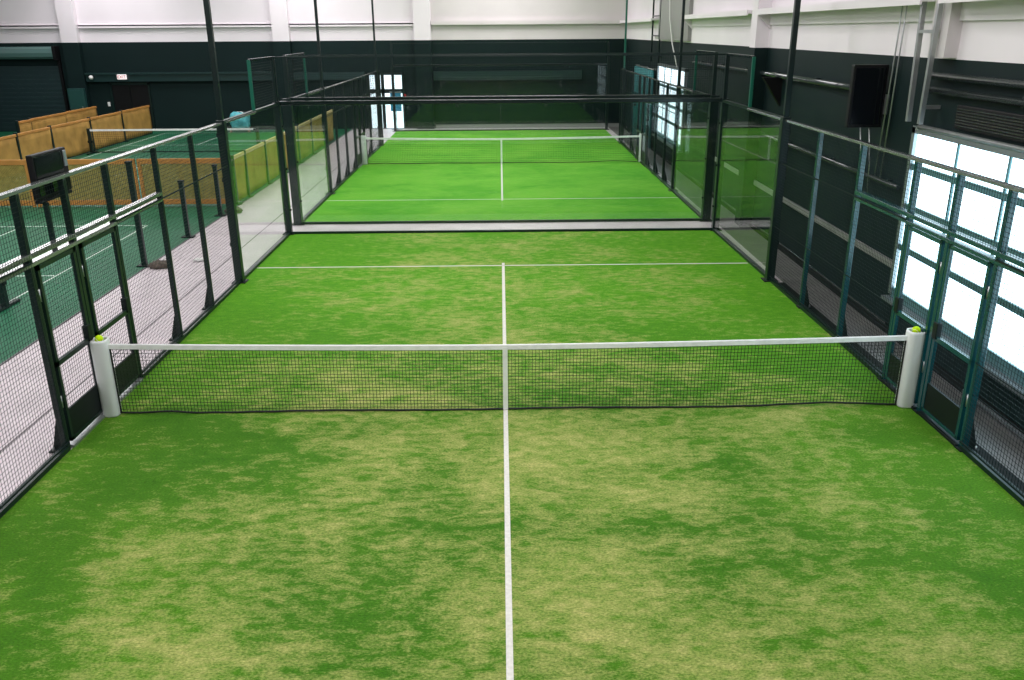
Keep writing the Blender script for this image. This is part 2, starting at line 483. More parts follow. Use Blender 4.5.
def ball(x, y, z, label):
    mb = MB(); n = 10
    prof = [(max(.0005, (.05 * math.sin(PI * i / 12))), -.05 * math.cos(PI * i / 12)) for i in range(13)]
    mb.lathe(prof, (x, y, z), 20)
    o = mb.build('tennis_ball', M['ball'])
    seam = [(x + .0495 * math.cos(t) * math.cos(.45 * math.sin(2 * t)), y + .0495 * math.sin(t) * math.cos(.45 * math.sin(2 * t)), z + .0495 * math.sin(.45 * math.sin(2 * t))) for t in [2 * PI * i / 36 for i in range(37)]]
    MB().tube(seam, .002, 5).build('seam', M['tape'], o)
    tag(o, label, 'ball', 'yellow balls in the net post tops')
ball(-4.90, 0, 1.0, 'yellow-green ball sitting in net post top beside the pale concrete walkway')
ball(5.02, 0, 1.0, 'yellow-green ball sitting in net post top below the big bright window')

# ------------------------------------------------------------------ side fences
def side_fence(side, ys, label, skip=(), ny=0, name='side_fence', mid_to=1, gate=True, glass=None, frame4=None, mesh_step=.05, wire=.0034, tops=None):
    """ys: post positions; glass: list of y edges of the glass panels; frame4: (y0,y1) of the 4 m high end piece"""
    x = side * 5.02
    xi = x - side * .048                       # mesh plane, court side
    yc = (ys[0] + ys[-1]) / 2
    t = thing(name, label, 'fence', (x, yc, 0))
    T = 2.93
    pm = M['frame_windowlit'] if side > 0 and ny < 5 else M['frame']  # window-side posts and gates get the steel with painted window light
    for y in ys:
        if y in skip: continue
        p = MB().box(x - .036, x + .036, y - .036, y + .036, 0, T - .006, bev=.006).build('post', pm, t)
        xo = x + side * .045
        mb = MB()
        mb.box(x - .07, x + .17 * side + x * 0, y - .07, y + .07, -.003, .014)
        mb.build('base_plate', M['plate'], p)
        mb = MB().add([(xo, y - .012, .014), (xo + side * .10, y - .012, .014), (xo, y - .012, .40), (xo, y + .012, .014), (xo + side * .10, y + .012, .014), (xo, y + .012, .40)],
                      [(0, 1, 2), (5, 4, 3), (0, 3, 4, 1), (1, 4, 5, 2), (0, 2, 5, 3)])
        mb.build('gusset', M['plate'], p)
        for dx, dy in ((.12, .05), (.12, -.05)):
            MB().tube([(x + side * dx, y + dy, .012), (x + side * dx, y + dy, .06)], .013, 6).build('bolt', M['steel'], p)
    y0, y1 = ys[0], ys[-1]
    yt = y1
    if frame4: yt = frame4[0] if frame4[0] > y1 else y1
    yb_ = y0
    if frame4 and frame4[1] < y0 + .01: yb_ = frame4[1]
    def rail_piece(p, q): MB().box(x - .05, x + .04, p, q, T - .005, T + .035, bev=.006).build('top_rail', M['rail'], t)
    if skip and frame4 and frame4[0] > y1: rail_piece(yb_, y1); rail_piece(y1 + .18, yt)
    elif skip and frame4: rail_piece(yb_, y0 - .01); rail_piece(y0 + .13, yt)
    else: rail_piece(yb_, yt)
    # mesh bays
    for a, b in zip(ys[:-1], ys[1:]):
        isgate = gate and abs((a + b) / 2 - ny) < .8
        z0 = 2.26 if isgate else .1
        mb = wires_yz(xi, a + .03, b - .03, z0, T - .02, mesh_step, wire)
        if not isgate:
            mb.bar((xi, a, 2.2), (xi, b, 2.2), .012, .02)
            if side > 0: mb.bar((xi, a, 1.05), (xi, b, 1.05), .008, .012)
            mb.bar((xi, a, .1), (xi, b, .1), .014, .02)
        mb.build('mesh_panel', M['wire'], t)
        if isgate:
            gname = 'gate'
            m = MB(); w = .05
            g0, g1 = a + .085, b - .065
            xg = x - side * .02
            m.box(xg - .02, xg + .02, g0, g0 + w, .07, 2.14); m.box(xg - .02, xg + .02, g1 - w, g1, .07, 2.14)
            m.box(xg - .02, xg + .02, g0, g1, 2.09, 2.14); m.box(xg - .02, xg + .02, g0, g1, .98, 1.04); m.box(xg - .02, xg + .02, g0, g1, .07, .11)
            go = m.build(gname, pm, t)
            MB().box(xg - .012, xg + .012, g0 + w, g1 - w, .11, .44).build('kick_plate', M['plate'], go)
            wires_yz(xg, g0 + w, g1 - w, .44, 2.09, mesh_step, wire).build('gate_mesh', M['wire'], go)
            for z in (.5, 1.75): MB().tube([(x - side * .01, a + .065, z), (x - side * .01, a + .065, z + .14)], .018, 8).build('hinge', M['steel'], go)
            m = MB(); yy = g1 - .03
            m.box(xg - .035, xg + .035, yy - .05, yy + .05, 1.0, 1.2, bev=.01)
            m.build('lock_box', M['plate'], go)
            m = MB().box(x - side * .065, x + .03 * side, g0 - .03, g1 + .03, -.002, .035, bev=.006)
            m.build('threshold', M['steel'] if side < 0 else M['plate'], t)
    lo = [y for y in ys if y >= y0][0]
    # double lintel rail over the gates and the next bay
    a, b = mid_to
    m = MB().box(x - .05, x + .04, a, b, 2.235, 2.29, bev=.006); m.build('mid_rail', M['rail'] if side < 0 else M['frame_windowlit'], t)
    m = MB().box(x - .05, x + .04, a, b, 2.15, 2.195, bev=.006); m.build('mid_rail', M['rail'] if side < 0 else M['frame_windowlit'], t)
    # base rail
    yy0 = min([y0] + (glass or [])); yy1 = max([y1] + (glass or []))
    m = MB()
    segs = []
    gates = [(p, q) for p, q in zip(ys[:-1], ys[1:]) if gate and abs((p + q) / 2 - ny) < .8]
    MB().box(x - .045, x + .045, yy0, gates[0][0] if gates else yy1, -.002, .055).build('base_rail', M['frame'], t)
    if gates: MB().box(x - .045, x + .045, gates[-1][1], yy1, -.002, .055).build('base_rail', M['frame'], t)
    if glass:
        gl = sorted(glass)
        for p, q in zip(gl[:-1], gl[1:]):
            go = MB().box(x - .006, x + .006, p + .003, q - .003, .06, 2.93).build('glass_panel', M['glass'], t)
        for yy in gl[1:-1]:
            for z in (2.6,): MB().box(x - .015, x + .015, yy - .03, yy + .03, z, z + .04, bev=.006).build('glass_clamp', M['frame'], t)
        m = MB().box(x - .035, x + .035, gl[0], gl[-1], 2.93, 2.985); m.build('glass_top_channel', M['frame'], t)
    if frame4:
        a, b = frame4
        f = .05
        end = a if abs(a - ny) < abs(b - ny) else b       # free end towards the net
        oth = b if end == a else a
        m = MB().box(x - .03, x + .03, end - .03, end + .03, 2.98, 3.95, bev=.005); m.build('upper_post', M['frame_green'], t)
        m = MB().box(x - .03, x + .03, oth - .03, oth + .03, 2.98, 3.95, bev=.005); m.build('upper_post', M['frame'], t)
        m = MB().box(x - .03, x + .03, a, b, 3.92, 3.97); m.build('upper_rail', M['beam'], t)
        wires_yz(x, a + .03, b - .03, 3.0, 3.92, mesh_step, wire).build('upper_mesh', M['wire'], t)
    if side > 0 and ny < 5: t.location.x += .10; t.rotation_euler.z = .0145
    return t
LN = [-4.2, -2.6, -.95, .05, 1.15, 2.75, 4.3, 5.865]
RN = [-4.2, -2.75, -1.2, -.2, .8, 2.4, 4.02, 5.615]
side_fence(-1, LN, 'dark steel mesh fence with gates between near court and pale concrete walkway', mid_to=(-2.6, 2.75), glass=[6.05, 8.0, 9.9], frame4=(8.1, 9.9), skip=(5.865,))
side_fence(1, RN, 'teal-lit steel mesh fence with gates between near court and bright window', ny=-.2, mid_to=(-2.75, 2.4), glass=[5.8, 7.8, 9.9], frame4=(7.95, 9.9), skip=(5.615,))
FN = [FY - 5.9, FY - 4.3, FY - 2.7, FY - 1.05, FY, FY + 1.05, FY + 2.65, FY + 4.25, FY + 5.9]
side_fence(-1, FN, 'far court mesh fence beyond the glass, on the side of the tan dividers', ny=FY, mid_to=(FY - 2.7, FY + 2.7), glass=[10 + GAP + .13, 13.15, 15.1], frame4=(11.22, 13.15), mesh_step=.075, wire=.004, skip=(FN[0], FN[7]))
side_fence(1, FN, 'far court mesh fence beyond the glass, on the teal curtain side', ny=FY, mid_to=(FY - 2.7, FY + 2.7), glass=[10 + GAP + .13, 13.15, 15.1], frame4=(11.22, 13.15), mesh_step=.075, wire=.004, skip=(FN[0], FN[7]))

# ------------------------------------------------------------------ end walls of glass
def glass_end(y, label, out, upper=True, mesh_step=.05, cs=.09, dx=0):
    t = thing('glass_wall', label, 'glass wall', (0, y, 0))
    xs = [-5, -3, -1, 1, 3, 5]
    for a, b in zip(xs[:-1], xs[1:]):
        go = MB().box(a + .003, b - .003, y - .006, y + .006, .05, 2.93).build('glass_panel', M['glass'], t)
    for x in xs[1:-1]:
        for z in (2.86,): MB().box(x - .03, x + .03, y - .015, y + .015, z, z + .05, bev=.006).build('glass_clamp', M['frame'], t)
    for s in (-1, 1):
        xx = s * (5.03 + dx)
        p = MB().box(xx - cs, xx + cs, y - cs, y + cs, 0, 3.0, bev=.01).build('corner_post', M['frame'], t)
        MB().box(xx - cs - .06, xx + cs + .06, y - cs - .03, y + cs + .03, -.003, .016).build('base_plate', M['plate'], p)
        for z in (.55, 1.5, 2.45): MB().box(xx - s * (cs + .03), xx - s * cs * .8, y - .03, y + .03, z, z + .04).build('bracket', M['plate'], p)
    m = MB().box(-5.05, 5.05, y - .045, y + .045, 2.93, 3.02, bev=.008); m.build('top_beam', M['beam'], t)
    m = MB().box(-5.05, 5.05, y - .03, y + .03, -.003, .05); m.build('base_rail', M['frame'], t)
    if upper:
        for s in (-1, 1):
            xx = s * 5.02
            MB().box(xx - .04, xx + .04, y - .04, y + .04, 3.0, 3.97, bev=.006).build('upper_post', M['frame'], t)
        wires_xz(y, -5.0, 5.0, 3.03, 3.93, mesh_step, .0035).build('upper_mesh', M['wire'], t)
        MB().box(-5.05, 5.05, y - .02, y + .02, 3.93, 3.965).build('upper_rail', M['frame'], t)
    return t
glass_end(10, 'clear glass end wall closing the near court, under a dark top beam', 1, cs=.075)
glass_end(10 + GAP, 'clear glass end wall of the far court just behind the concrete gap', 1, cs=.10, dx=.02)
glass_end(FE, 'clear glass end wall at the back of the far court', 1, mesh_step=.1, cs=.06)

# ------------------------------------------------------------------ light poles
def light_pole(x, y, label, h=6.4, r=.075, up=None):
    s = 1 if x > 0 else -1
    t = thing('light_pole', label, 'light pole', (x, y, 0), 'court light poles')
    MB().box(x - r, x + r, y - r, y + r, 0, 3.0, bev=.01).build('lower_pole', M['frame'], t)
    MB().box(x - r * .62, x + r * .62, y - r * .62, y + r * .62, 2.98, h, bev=.01).build('upper_pole', up or M['frame'], t)
    MB().box(x - .13, x + .13, y - .13, y + .13, -.003, .016).build('base_plate', M['plate'], t)
    for z in (.7, 1.9, 2.7): MB().box(x + s * r * .7, x + s * (r + .025), y - .04, y + .04, z, z + .07).build('clamp', M['plate'], t)
    MB().box(x - s * .75, x + s * .1, y - .03, y + .03, h - .05, h + .02).build('arm', M['frame'], t)
    MB().box(x - s * .8, x - s * .4, y - .17, y + .17, h - .13, h - .04, bev=.01).build('lamp_head', M['black'], t)
light_pole(-5.02, 5.95, 'tall dark light pole beside the pale walkway, near court')
light_pole(5.03, 5.70, 'tall dark light pole between the near court and the pipes, standing beside the right-hand fence')
light_pole(-5.04, 15.25, 'tall light pole beside the tan dividers, nearer of the far court pair', r=.06)
light_pole(-5.04, 26.4, 'tall light pole near the daylit door, farther of the far court pair', r=.06)
light_pole(5.04, 15.25, 'tall light pole at the far court, between its glass and the bright wall girt', r=.06)
light_pole(5.04, 26.4, 'tall green light pole at the far court beside the teal curtain', r=.06, up=M['frame_green'])

# low dark edge strip outside the fence on the window side
tag(MB().add([(5.31, -6, -.004), (5.45, -6, -.004), (5.26, 5.5, -.004), (5.13, 5.5, -.004), (5.31, -6, .01), (5.45, -6, .01), (5.26, 5.5, .01), (5.13, 5.5, .01)], [(3, 2, 1, 0), (4, 5, 6, 7), (0, 1, 5, 4), (1, 2, 6, 5), (2, 3, 7, 6), (3, 0, 4, 7)]).build('dark_strip', M['matte']), 'black strip on the floor outside the fence below the window', 'strip')

# ------------------------------------------------------------------ screens
t = thing('monitor', 'black flat monitor on the fence top rail above the walkway', 'monitor', (-5.12, .2, 2.7))
x = -5.12
MB().box(x - .05, x + .02, -.33, .43, 2.74, 3.23, bev=.012).build('case', M['black'], t)
MB().box(x + .018, x + .024, -.30, .30, 2.78, 3.20).build('display', M['screen'], t)
MB().box(x + .02, x + .035, .33, .40, 3.02, 3.2, bev=.006).build('side_lamp', M['alu'], t)
MB().box(x - .05, x + .02, -.31, .42, 2.70, 2.735, bev=.008).build('lower_shelf', M['black'], t)
MB().bar((x + .02, -.22, 2.70), (x + .02, -.22, 2.16), .045, .045).build('support', M['frame'], t)

t = thing('wall_monitor', 'large black square panel hung on the dark wall under the pipe', 'monitor', (5.62, 3.95, 3.4))
MB().box(5.42, 5.96, 3.9, 4.02, 3.0, 3.94, bev=.015).build('case', M['black'], t)
MB().box(5.46, 5.92, 3.893, 3.9, 3.05, 3.89).build('display', M['screen'], t)
m = MB(); m.box(5.92, 6.0, 3.94, 4.0, 3.32, 3.38); m.box(5.96, 6.0, 3.85, 4.1, 3.2, 3.5); m.build('wall_bracket', M['steel'], t)
for dx in (5.66, 5.80):
    MB().tube([(dx, 3.97, 3.01), (dx + .1, 4.0, 2.4), (dx + .12, 4.0, 1.95)], .010, 6).build('cable', M['steel'], t)

# ------------------------------------------------------------------ right wall pipes, tracks
def wpipe(name, y0, y1, z, r, mat, label, x=None, cat='pipe'):
    x = x or XR - r - .03
    o = thing(name, label, cat, (x, (y0 + y1) / 2, z), 'pipes along the dark wall')
    MB().tube([(x, y0, z), (x, y1, z)], r, 12).build('tube', mat, o)
    y = y0 + .4
    while y < y1:
        MB().box(x - r * .2, XR, y - .03, y + .03, z - r - .012, z + r + .012).build('clip', M['frame'], o); y += 2.4
wpipe('wall_pipe', 4.1, 17.5, 3.53, .055, M['pipe'], 'long thick pipe along the dark wall, level with the black panel')
wpipe('wall_pipe', 2.95, 16.5, 2.22, .04, M['pipe'], 'long pipe along the dark wall, middle height between panel and strip')
wpipe('wall_pipe', -5, 2.45, 3.85, .05, M['pipe'], 'glossy pipe above the bright window, upper of the pair')
wpipe('wall_pipe', -5, 2.45, 3.66, .05, M['pipe'], 'glossy pipe above the bright window, lower of the pair')
o = MB().box(XR - .05, XR, 2.8, 14.5, 1.00, 1.11, bev=.01).build('wall_strip', M['lightpipe'])
tag(o, 'gray bumper strip low on the dark wall beside the near court', 'bumper strip')
o = MB().box(XR - .035, XR, 2.8, 17, 0.10, .14, bev=.01).build('wall_conduit', M['pipe'])
tag(o, 'thin dark conduit at the foot of the wall beyond the window', 'conduit')
o = MB().tube([(XR - .05, -5, .04), (XR - .05, .32, .04)], .04, 8).build('floor_pipe', M['alu'])
tag(o, 'pale blue lit pipe on the floor edge below the bright window', 'pipe')
def track(name, ya, yb, z0, z1, label, rungs, mat, taper=0, r=.04, off=.11):
    x = XR - off
    t = thing(name, label, 'door track', (x, (ya + yb) / 2, z0), 'steel door tracks')
    for y, yt in ((ya, ya - taper), (yb, yb + taper)):
        MB().box(x - .03, x + .03, min(y, yt) - r / 2, min(y, yt) + r / 2, z0, z1).build('rail', mat, t) if taper == 0 else MB().bar((x, y, z0), (x, yt, z1), r, .06).build('rail', mat, t)
    for z in rungs:
        MB().box(x - .025, x + .025, ya - .02, yb + .02, z - .022, z + .022).build('rung', mat, t)
    for z in (z0 + .2, z1 - .5): MB().box(x, XR, ya - .02, ya + .02, z, z + .05).build('wall_bracket', mat, t)
track('door_track', 2.24, 2.60, 3.22, 6.2, 'gray steel track like a ladder rising from the near window corner', (4.42, 5.2, 5.9), M['steel'], taper=.10, r=.06, off=.24)
track('door_track', 23.45, 25.1, 3.3, 6.8, 'dark steel track like a ladder at the far window', (4.25, 4.95, 5.6), M['frame'])
for (ya, yb, z0, z1, lab) in ((3.75, 3.86, 2.2, 6.4, 'thin gray conduit running up the wall right beside the black panel'), (3.6, 3.66, 2.2, 6.4, 'thin gray conduit running up the wall between track and its twin conduit')):
    o = MB().tube([(XR - .05, yb, z0), (XR - .05, ya, 4.0), (XR - .05, ya - .1, z1)], .013, 8).build('conduit', M['steel'])
    tag(o, lab, 'conduit')
o = MB().tube([(XR - .2, 19.5, 3.3), (XR - .2, 20.5, 4.0), (XR - .2, 21.2, 4.8), (XR - .2, 21.6, 6.2)], .02, 8).build('hanging_hose', M['white_plastic'])
tag(o, 'pale hose hanging down the wall above the far window', 'hose')
m = MB().add([(XR, 9.1, 3.50), (XR - .42, 9.1, 3.50), (XR, 9.1, 2.9), (XR, 9.25, 3.50), (XR - .42, 9.25, 3.50), (XR, 9.25, 2.9)],
             [(0, 1, 2), (5, 4, 3), (0, 3, 4, 1), (1, 4, 5, 2), (0, 2, 5, 3)])
tag(m.build('wall_bracket', M['black']), 'black triangular bracket under the pipe on the dark wall', 'bracket')
# vent grille above the window
t = thing('wall_grille', 'black ribbed grille on the dark wall right above the bright window', 'grille', (XR, .9, 3.4))
MB().box(XR - .05, XR, -1.5, 1.7, 3.22, 3.52, bev=.01).build('panel', M['black'], t)
m = MB()
for k in range(7):
    z = 3.26 + k * .035; m.box(XR - .065, XR - .045, -1.45, 1.65, z, z + .012)
m.build('grille', M['pipe'], t)
m = MB().tube([(XR - .09, -5, 3.17), (XR - .09, 2.55, 3.15)], .035, 10)
tag(m.build('header_tube', M['steel']), 'silver tube along the head of the bright window', 'tube')
# junction box on pole side
# teal curtain
def curtain():
    t = thing('curtain', 'teal hanging curtain on the wall beyond the far window', 'curtain', (5.8, 26.5, 0))
    mb = MB(); n = 90; vs = []
    y0, y1 = 24.3, 28.6
    for z in (.05, 3.0):
        for i in range(n + 1):
            u = i / n; vs.append((5.85 + .07 * math.sin(u * 2 * PI * 13), y0 + (y1 - y0) * u, z))
    for i in range(n): mb.f.append([i, i + 1, n + 2 + i, n + 1 + i]); mb.mi.append(0); mb.smooth.append(True)
    mb.v = vs
    o = mb.build('cloth', M['teal'], t)
    sol = o.modifiers.new('thickness', 'SOLIDIFY'); sol.thickness = .01
    MB().tube([(5.85, y0 - .1, 3.03), (5.85, y1 + .1, 3.03)], .02, 8).build('curtain_rail', M['steel'], t)
    for y in (y0, (y0 + y1) / 2, y1): MB().box(5.84, 6.0, y - .02, y + .02, 3.0, 3.06).build('rail_bracket', M['steel'], t)
curtain()

# ------------------------------------------------------------------ back wall things
t = thing('roller_shutter', 'dark roller shutter with a pale rounded hood on the back wall', 'shutter', (-23, YB, 0))
mb = MB()
prof = [(YB, 3.35), (YB - .30, 3.35), (YB - .42, 3.45), (YB - .46, 3.62), (YB - .42, 3.80), (YB - .3, 3.9), (YB, 3.9)]
a, b = -26.6, -21.0
vs = [(a, y, z) for y, z in prof] + [(b, y, z) for y, z in prof]; n = len(prof)
mb.add(vs, [(i, i + 1, n + i + 1, n + i) for i in range(n - 1)] + [tuple(range(n))[::-1], tuple(range(n, 2 * n))])
mb.build('hood', pbr('shutter_hood_paint', (.10, .19, .18), .25, spec=.6, coat=.5), t)
mb = MB()
for k in range(30): mb.box(a, b, YB - .08 - (.015 if k % 2 else 0), YB - .02, .02 + k * .10, .02 + (k + 1) * .10)
mb.build('curtain', pbr('shutter_slat', (.011, .030, .034), .5), t)
MB().box(b, b + .14, YB - .5, YB, 3.3, 3.92, bev=.01).build('end_bracket', M['black'], t)
MB().box(b, b + .12, YB - .15, YB, 0, 3.3).build('guide_rail', M['black'], t)
t = thing('exit_sign', 'small lit white exit sign over the dark double door', 'sign', (-18.0, YB - .25, 2.5))
MB().box(-18.22, -17.76, YB - .36, YB - .30, 2.40, 2.63, bev=.03).build('case', M['sign'], t)
cu = bpy.data.curves.new('exit_lettering', 'FONT'); cu.body = 'EXIT'; cu.size = .2; cu.align_x = 'CENTER'; cu.align_y = 'CENTER'; cu.extrude = .003
fo = bpy.data.objects.new('lettering', cu); COL.objects.link(fo); cu.materials.append(M['red'])
bpy.context.view_layer.update()
me_ = bpy.data.meshes.new_from_object(fo.evaluated_get(bpy.context.evaluated_depsgraph_get()))
bpy.data.objects.remove(fo); fo = bpy.data.objects.new('lettering', me_); COL.objects.link(fo)
fo.rotation_euler = (PI / 2, 0, 0); fo.parent = t; fo.location = Vector((-17.99, YB - .364, 2.515)) - t.location
m = MB().lathe([(.001, 0), (.1, 0), (.1, .05), (.06, .12), (.001, .14)], (0, 0, 0), 16)
o = m.build('wall_lamp', M['white_plastic']); o.rotation_euler = (PI / 2, 0, 0); o.location = (-19.45, YB - .3, 2.5)
tag(o, 'small round white lamp on the dark ledge beside the column', 'lamp')
t = thing('electrical_cabinet', 'green electrical cabinet against the column between shutter and door', 'cabinet', (-20.17, YB - .34, 0))
MB().box(-20.55, -19.8, YB - .62, YB - .37, .0, 2.02, bev=.015).build('body', pbr('cabinet_green', (.015, .06, .055), .4), t)
MB().box(-20.5, -19.85, YB - .64, YB - .62, .05, 1.95, bev=.004).build('door', pbr('cabinet_door_green', (.017, .066, .060), .35), t)
MB().box(-19.95, -19.9, YB - .67, YB - .64, 1.0, 1.2).build('handle', M['steel'], t)
o = MB().box(-19.0, -18.88, YB - .03, YB, 1.15, 1.35, bev=.01).build('wall_switch', M['white_plastic'])
tag(o, 'small white switch box on dark wall beside the double door', 'switch')
# blue banner by the daylit door
t = thing('banner_stand', 'blue standing banner in front of the daylit door', 'banner', (-4.95, YB - .4, 0))
MB().box(-5.3, -4.78, YB - .45, YB - .43, .85, 1.72).build('banner_cloth', M['blue'], t)
MB().box(-5.32, -4.76, YB - .47, YB - .41, 1.70, 1.76).build('top_bar', M['alu'], t)
MB().tube([(-5.04, YB - .42, .03), (-5.04, YB - .42, 1.7)], .015, 8).build('stem', M['alu'], t)
MB().box(-5.3, -4.78, YB - .55, YB - .33, 0, .03, bev=.008).build('foot', M['alu'], t)
o = MB().box(-4.68, -4.58, YB - .05, YB, 1.35, 1.62, bev=.01).build('fire_alarm', M['red'])
tag(o, 'small red alarm box on the dark wall beside the daylit door', 'alarm')
# aqua bag on a bench
t = thing('bench', 'low pale wooden bench against the back wall holding an aqua bag', 'bench', (-12.5, 31.9, 0))
MB().box(-13.0, -11.9, 31.75, 32.05, .12, .17, bev=.008).build('seat', M['wood'], t)
for xx in (-12.9, -12.05): MB().box(xx, xx + .06, 31.77, 32.03, 0, .12).build('leg', M['wood'], t)
bm = bmesh.new(); bmesh.ops.create_icosphere(bm, subdivisions=3, radius=.5)
for v in bm.verts:
    q = v.co
    r = 1 + .16 * math.sin(q.x * 9 + 1) * math.cos(q.z * 8) + .10 * math.sin(q.y * 13 + q.z * 5)
    v.co = Vector((q.x * .98 * r, q.y * .34 * r, max(-.32, q.z * .86 * r)))
me = bpy.data.meshes.new('sports_bag'); bm.to_mesh(me); bm.free(); me.materials.append(M['aqua'])
for p in me.polygons: p.use_smooth = True
o = bpy.data.objects.new('sports_bag', me); COL.objects.link(o); o.location = (-12.4, 31.9, .49)
tag(o, 'crumpled aqua and white bag on the bench by the back wall', 'bag')
MB().tube([Vector((.2 * math.cos(a_), 0, .36 + .09 * math.sin(a_))) for a_ in [PI * i / 10 for i in range(11)]], .018, 6).build('strap', M['tape']).parent = o

# ------------------------------------------------------------------ left hall: dividers
def divider_x(x0, x1, y, h, label, posts=True):
    """framed see-through netting divider running across"""
    t = thing('court_divider', label, 'court divider', ((x0 + x1) / 2, y, 0), 'netting dividers across the hall')
    b = .16
    MB().box(x0, x1, y - .03, y + .03, h - .14, h, bev=.01).build('top_rail', M['orange'], t)
    MB().box(x0, x1, y - .03, y + .03, .04, .18, bev=.01).build('bottom_rail', M['orange'], t)
    for x in (x0, x1 - .09): MB().box(x, x + .09, y - .025, y + .025, 0, h - .01).build('stile', M['orange'], t)
    m = MB(); z0, z1 = .18, h - .14; H = z1 - z0; pitch = .072; w = .034
    def clip(xa, za, xb, zb):
        # clip to panel in x
        if xb < xa: xa, za, xb, zb = xb, zb, xa, za
        lo, hi = x0 + .09, x1 - .09
        if xb <= lo or xa >= hi: return None
        def at(x): return za + (zb - za) * (x - xa) / (xb - xa)
        if xa < lo: za, xa = at(lo), lo
        if xb > hi: zb, xb = at(hi), hi
        return xa, za, xb, zb
    x = x0 - H
    while x < x1 + H:
        for sgn, yy in ((1, y - .003), (-1, y + .003)):
            c = clip(x, z0 if sgn > 0 else z1, x + H, z1 if sgn > 0 else z0)
            if c and c[2] - c[0] > .01: m.bar((c[0], yy, c[1]), (c[2], yy, c[3]), .004, w, up=(0, 1, 0) if False else (0, 0, 1), caps=False)
        x += pitch
    m.build('netting', M['tarp_net'], t)
def divider_y(x, y0, y1, h, label, tarp, rail, grp, post=True, wave=.015):
    t = thing('court_divider', label, 'court divider', (x, (y0 + y1) / 2, 0), grp)
    MB().box(x - .03, x + .03, y0 + .055, y1 - .055, h - .09, h, bev=.012).build('top_rail', rail, t)
    mb = MB(); n = 16; k = 5
    for j in range(k + 1):
        for i in range(n + 1):
            u = i / n; v = j / k
            mb.v.append((x + wave * math.sin(u * 9 + v * 4 + y0), y0 + .055 + (y1 - y0 - .115) * u, .05 + (h - .12) * v))
    for j in range(k):
        for i in range(n):
            a = j * (n + 1) + i
            mb.f.append([a, a + 1, a + n + 2, a + n + 1]); mb.mi.append(0); mb.smooth.append(True)
    o = mb.build('screen', tarp, t)
    s = o.modifiers.new('thickness', 'SOLIDIFY'); s.thickness = .008
    p = MB().box(x - .05, x + .05, y0 - .05, y0 + .05, 0, h + .04, bev=.008).build('post', M['frame'], t)
    MB().box(x - .14, x + .14, y0 - .05, y0 + .05, 0, .02).build('foot_plate', M['plate'], p)
    MB().box(x - .012, x + .012, y0 + .055, y1 - .055, .02, .06).build('bottom_bar', M['frame'], t)
Yf = 13.62
for (a, b, lab) in ((-15.8, -12.80, 'orange-framed netting divider behind the monitor, farthest from the walkway'),
                    (-12.74, -9.93, 'orange-framed netting divider across the green floor, middle panel of three'),
                    (-9.86, -7.42, 'orange-framed netting divider meeting the walkway corner')):
    divider_x(a, b, Yf, 1.28, lab)
ordn = ['first', 'second', 'third', 'fourth', 'fifth', 'sixth', 'seventh', 'eighth']
ye = [13.75, 14.9, 17.1, 19.3, 21.6, 23.9, 26.2, 28.5]
for i in range(7):
    divider_y(-7.34, ye[i], ye[i + 1] - .0, 1.3, 'olive divider screen along the walkway, %s panel from the netting corner' % ordn[i], M['tarp_olive'], M['tan_rail'], 'olive dividers along the walkway')
yb = [17.3, 19.75, 22.1, 25.3, 28.4, 31.6]
for i in range(5):
    lab = 'tan divider screen beside the hall net, %s in its row from the monitor' % ordn[i]
    divider_y(-16.35 - .03 * i, yb[i], yb[i + 1], 1.3, lab, M['tarp'], M['orange'], 'tan dividers beside the hall net')
yc = [22.0, 24.0, 25.1, 28.2, 31.3]
for i in range(1, 4):
    divider_y(-18.5 - .1 * i, yc[i], yc[i + 1], 1.3, 'tan divider screen in the rearmost row below the shutter, %s from its near end' % ordn[i - 1], M['tarp'], M['orange'], 'tan dividers in the rearmost row')
# free standing posts on the walkway edge
for (y, h, lab) in ((7.2, 2.1, 'tall dark post standing on walkway edge with brown sandbag at its foot'),
                    (9.78, 1.3, 'short dark post standing on walkway edge between the tall post and the netting corner'),
                    (12.2, 1.3, 'short dark post standing on walkway edge just before the netting corner')):
    t = thing('fence_post', lab, 'post', (-7.32, y, 0))
    MB().box(-7.37, -7.27, y - .05, y + .05, 0, h, bev=.008).build('shaft', M['frame'], t)
    MB().box(-7.46, -7.18, y - .09, y + .09, -.003, .02).build('base_plate', M['plate'], t)
    MB().box(-7.38, -7.26, y - .06, y + .06, h - .03, h + .015, bev=.01).build('cap', M['plate'], t)
def lump(name, loc, s, mat, label, cat):
    bm = bmesh.new(); bmesh.ops.create_icosphere(bm, subdivisions=3, radius=1)
    for v in bm.verts:
        q = v.co; r = 1 + .18 * math.sin(q.x * 5 + 2) * math.cos(q.y * 6) + .1 * math.sin(q.z * 9 + q.x * 7)
        v.co = Vector((q.x * s[0] * r, q.y * s[1] * r, max(-s[2] * .6, q.z * s[2] * r)))
    me = bpy.data.meshes.new(name); bm.to_mesh(me); bm.free(); me.materials.append(mat)
    for p in me.polygons: p.use_smooth = True
    o = bpy.data.objects.new(name, me); COL.objects.link(o); o.location = (loc[0], loc[1], s[2] * .6 + loc[2])
    return tag(o, label, cat)
lump('sandbag', (-6.98, 7.1, -.012), (.20, .16, .09), M['debris'], 'brown sandbag slumped at the foot of the tall post', 'sandbag')
lump('sandbag', (-7.1, 12.6, -.012), (.22, .16, .10), M['debris'], 'dark sandbag on the walkway at the netting corner', 'sandbag')
o = lump('white_disc_cone', (-6.35, 7.6, -.012), (.10, .10, .04), M['white_plastic'], 'small white marker cone on the pale walkway', 'cone')

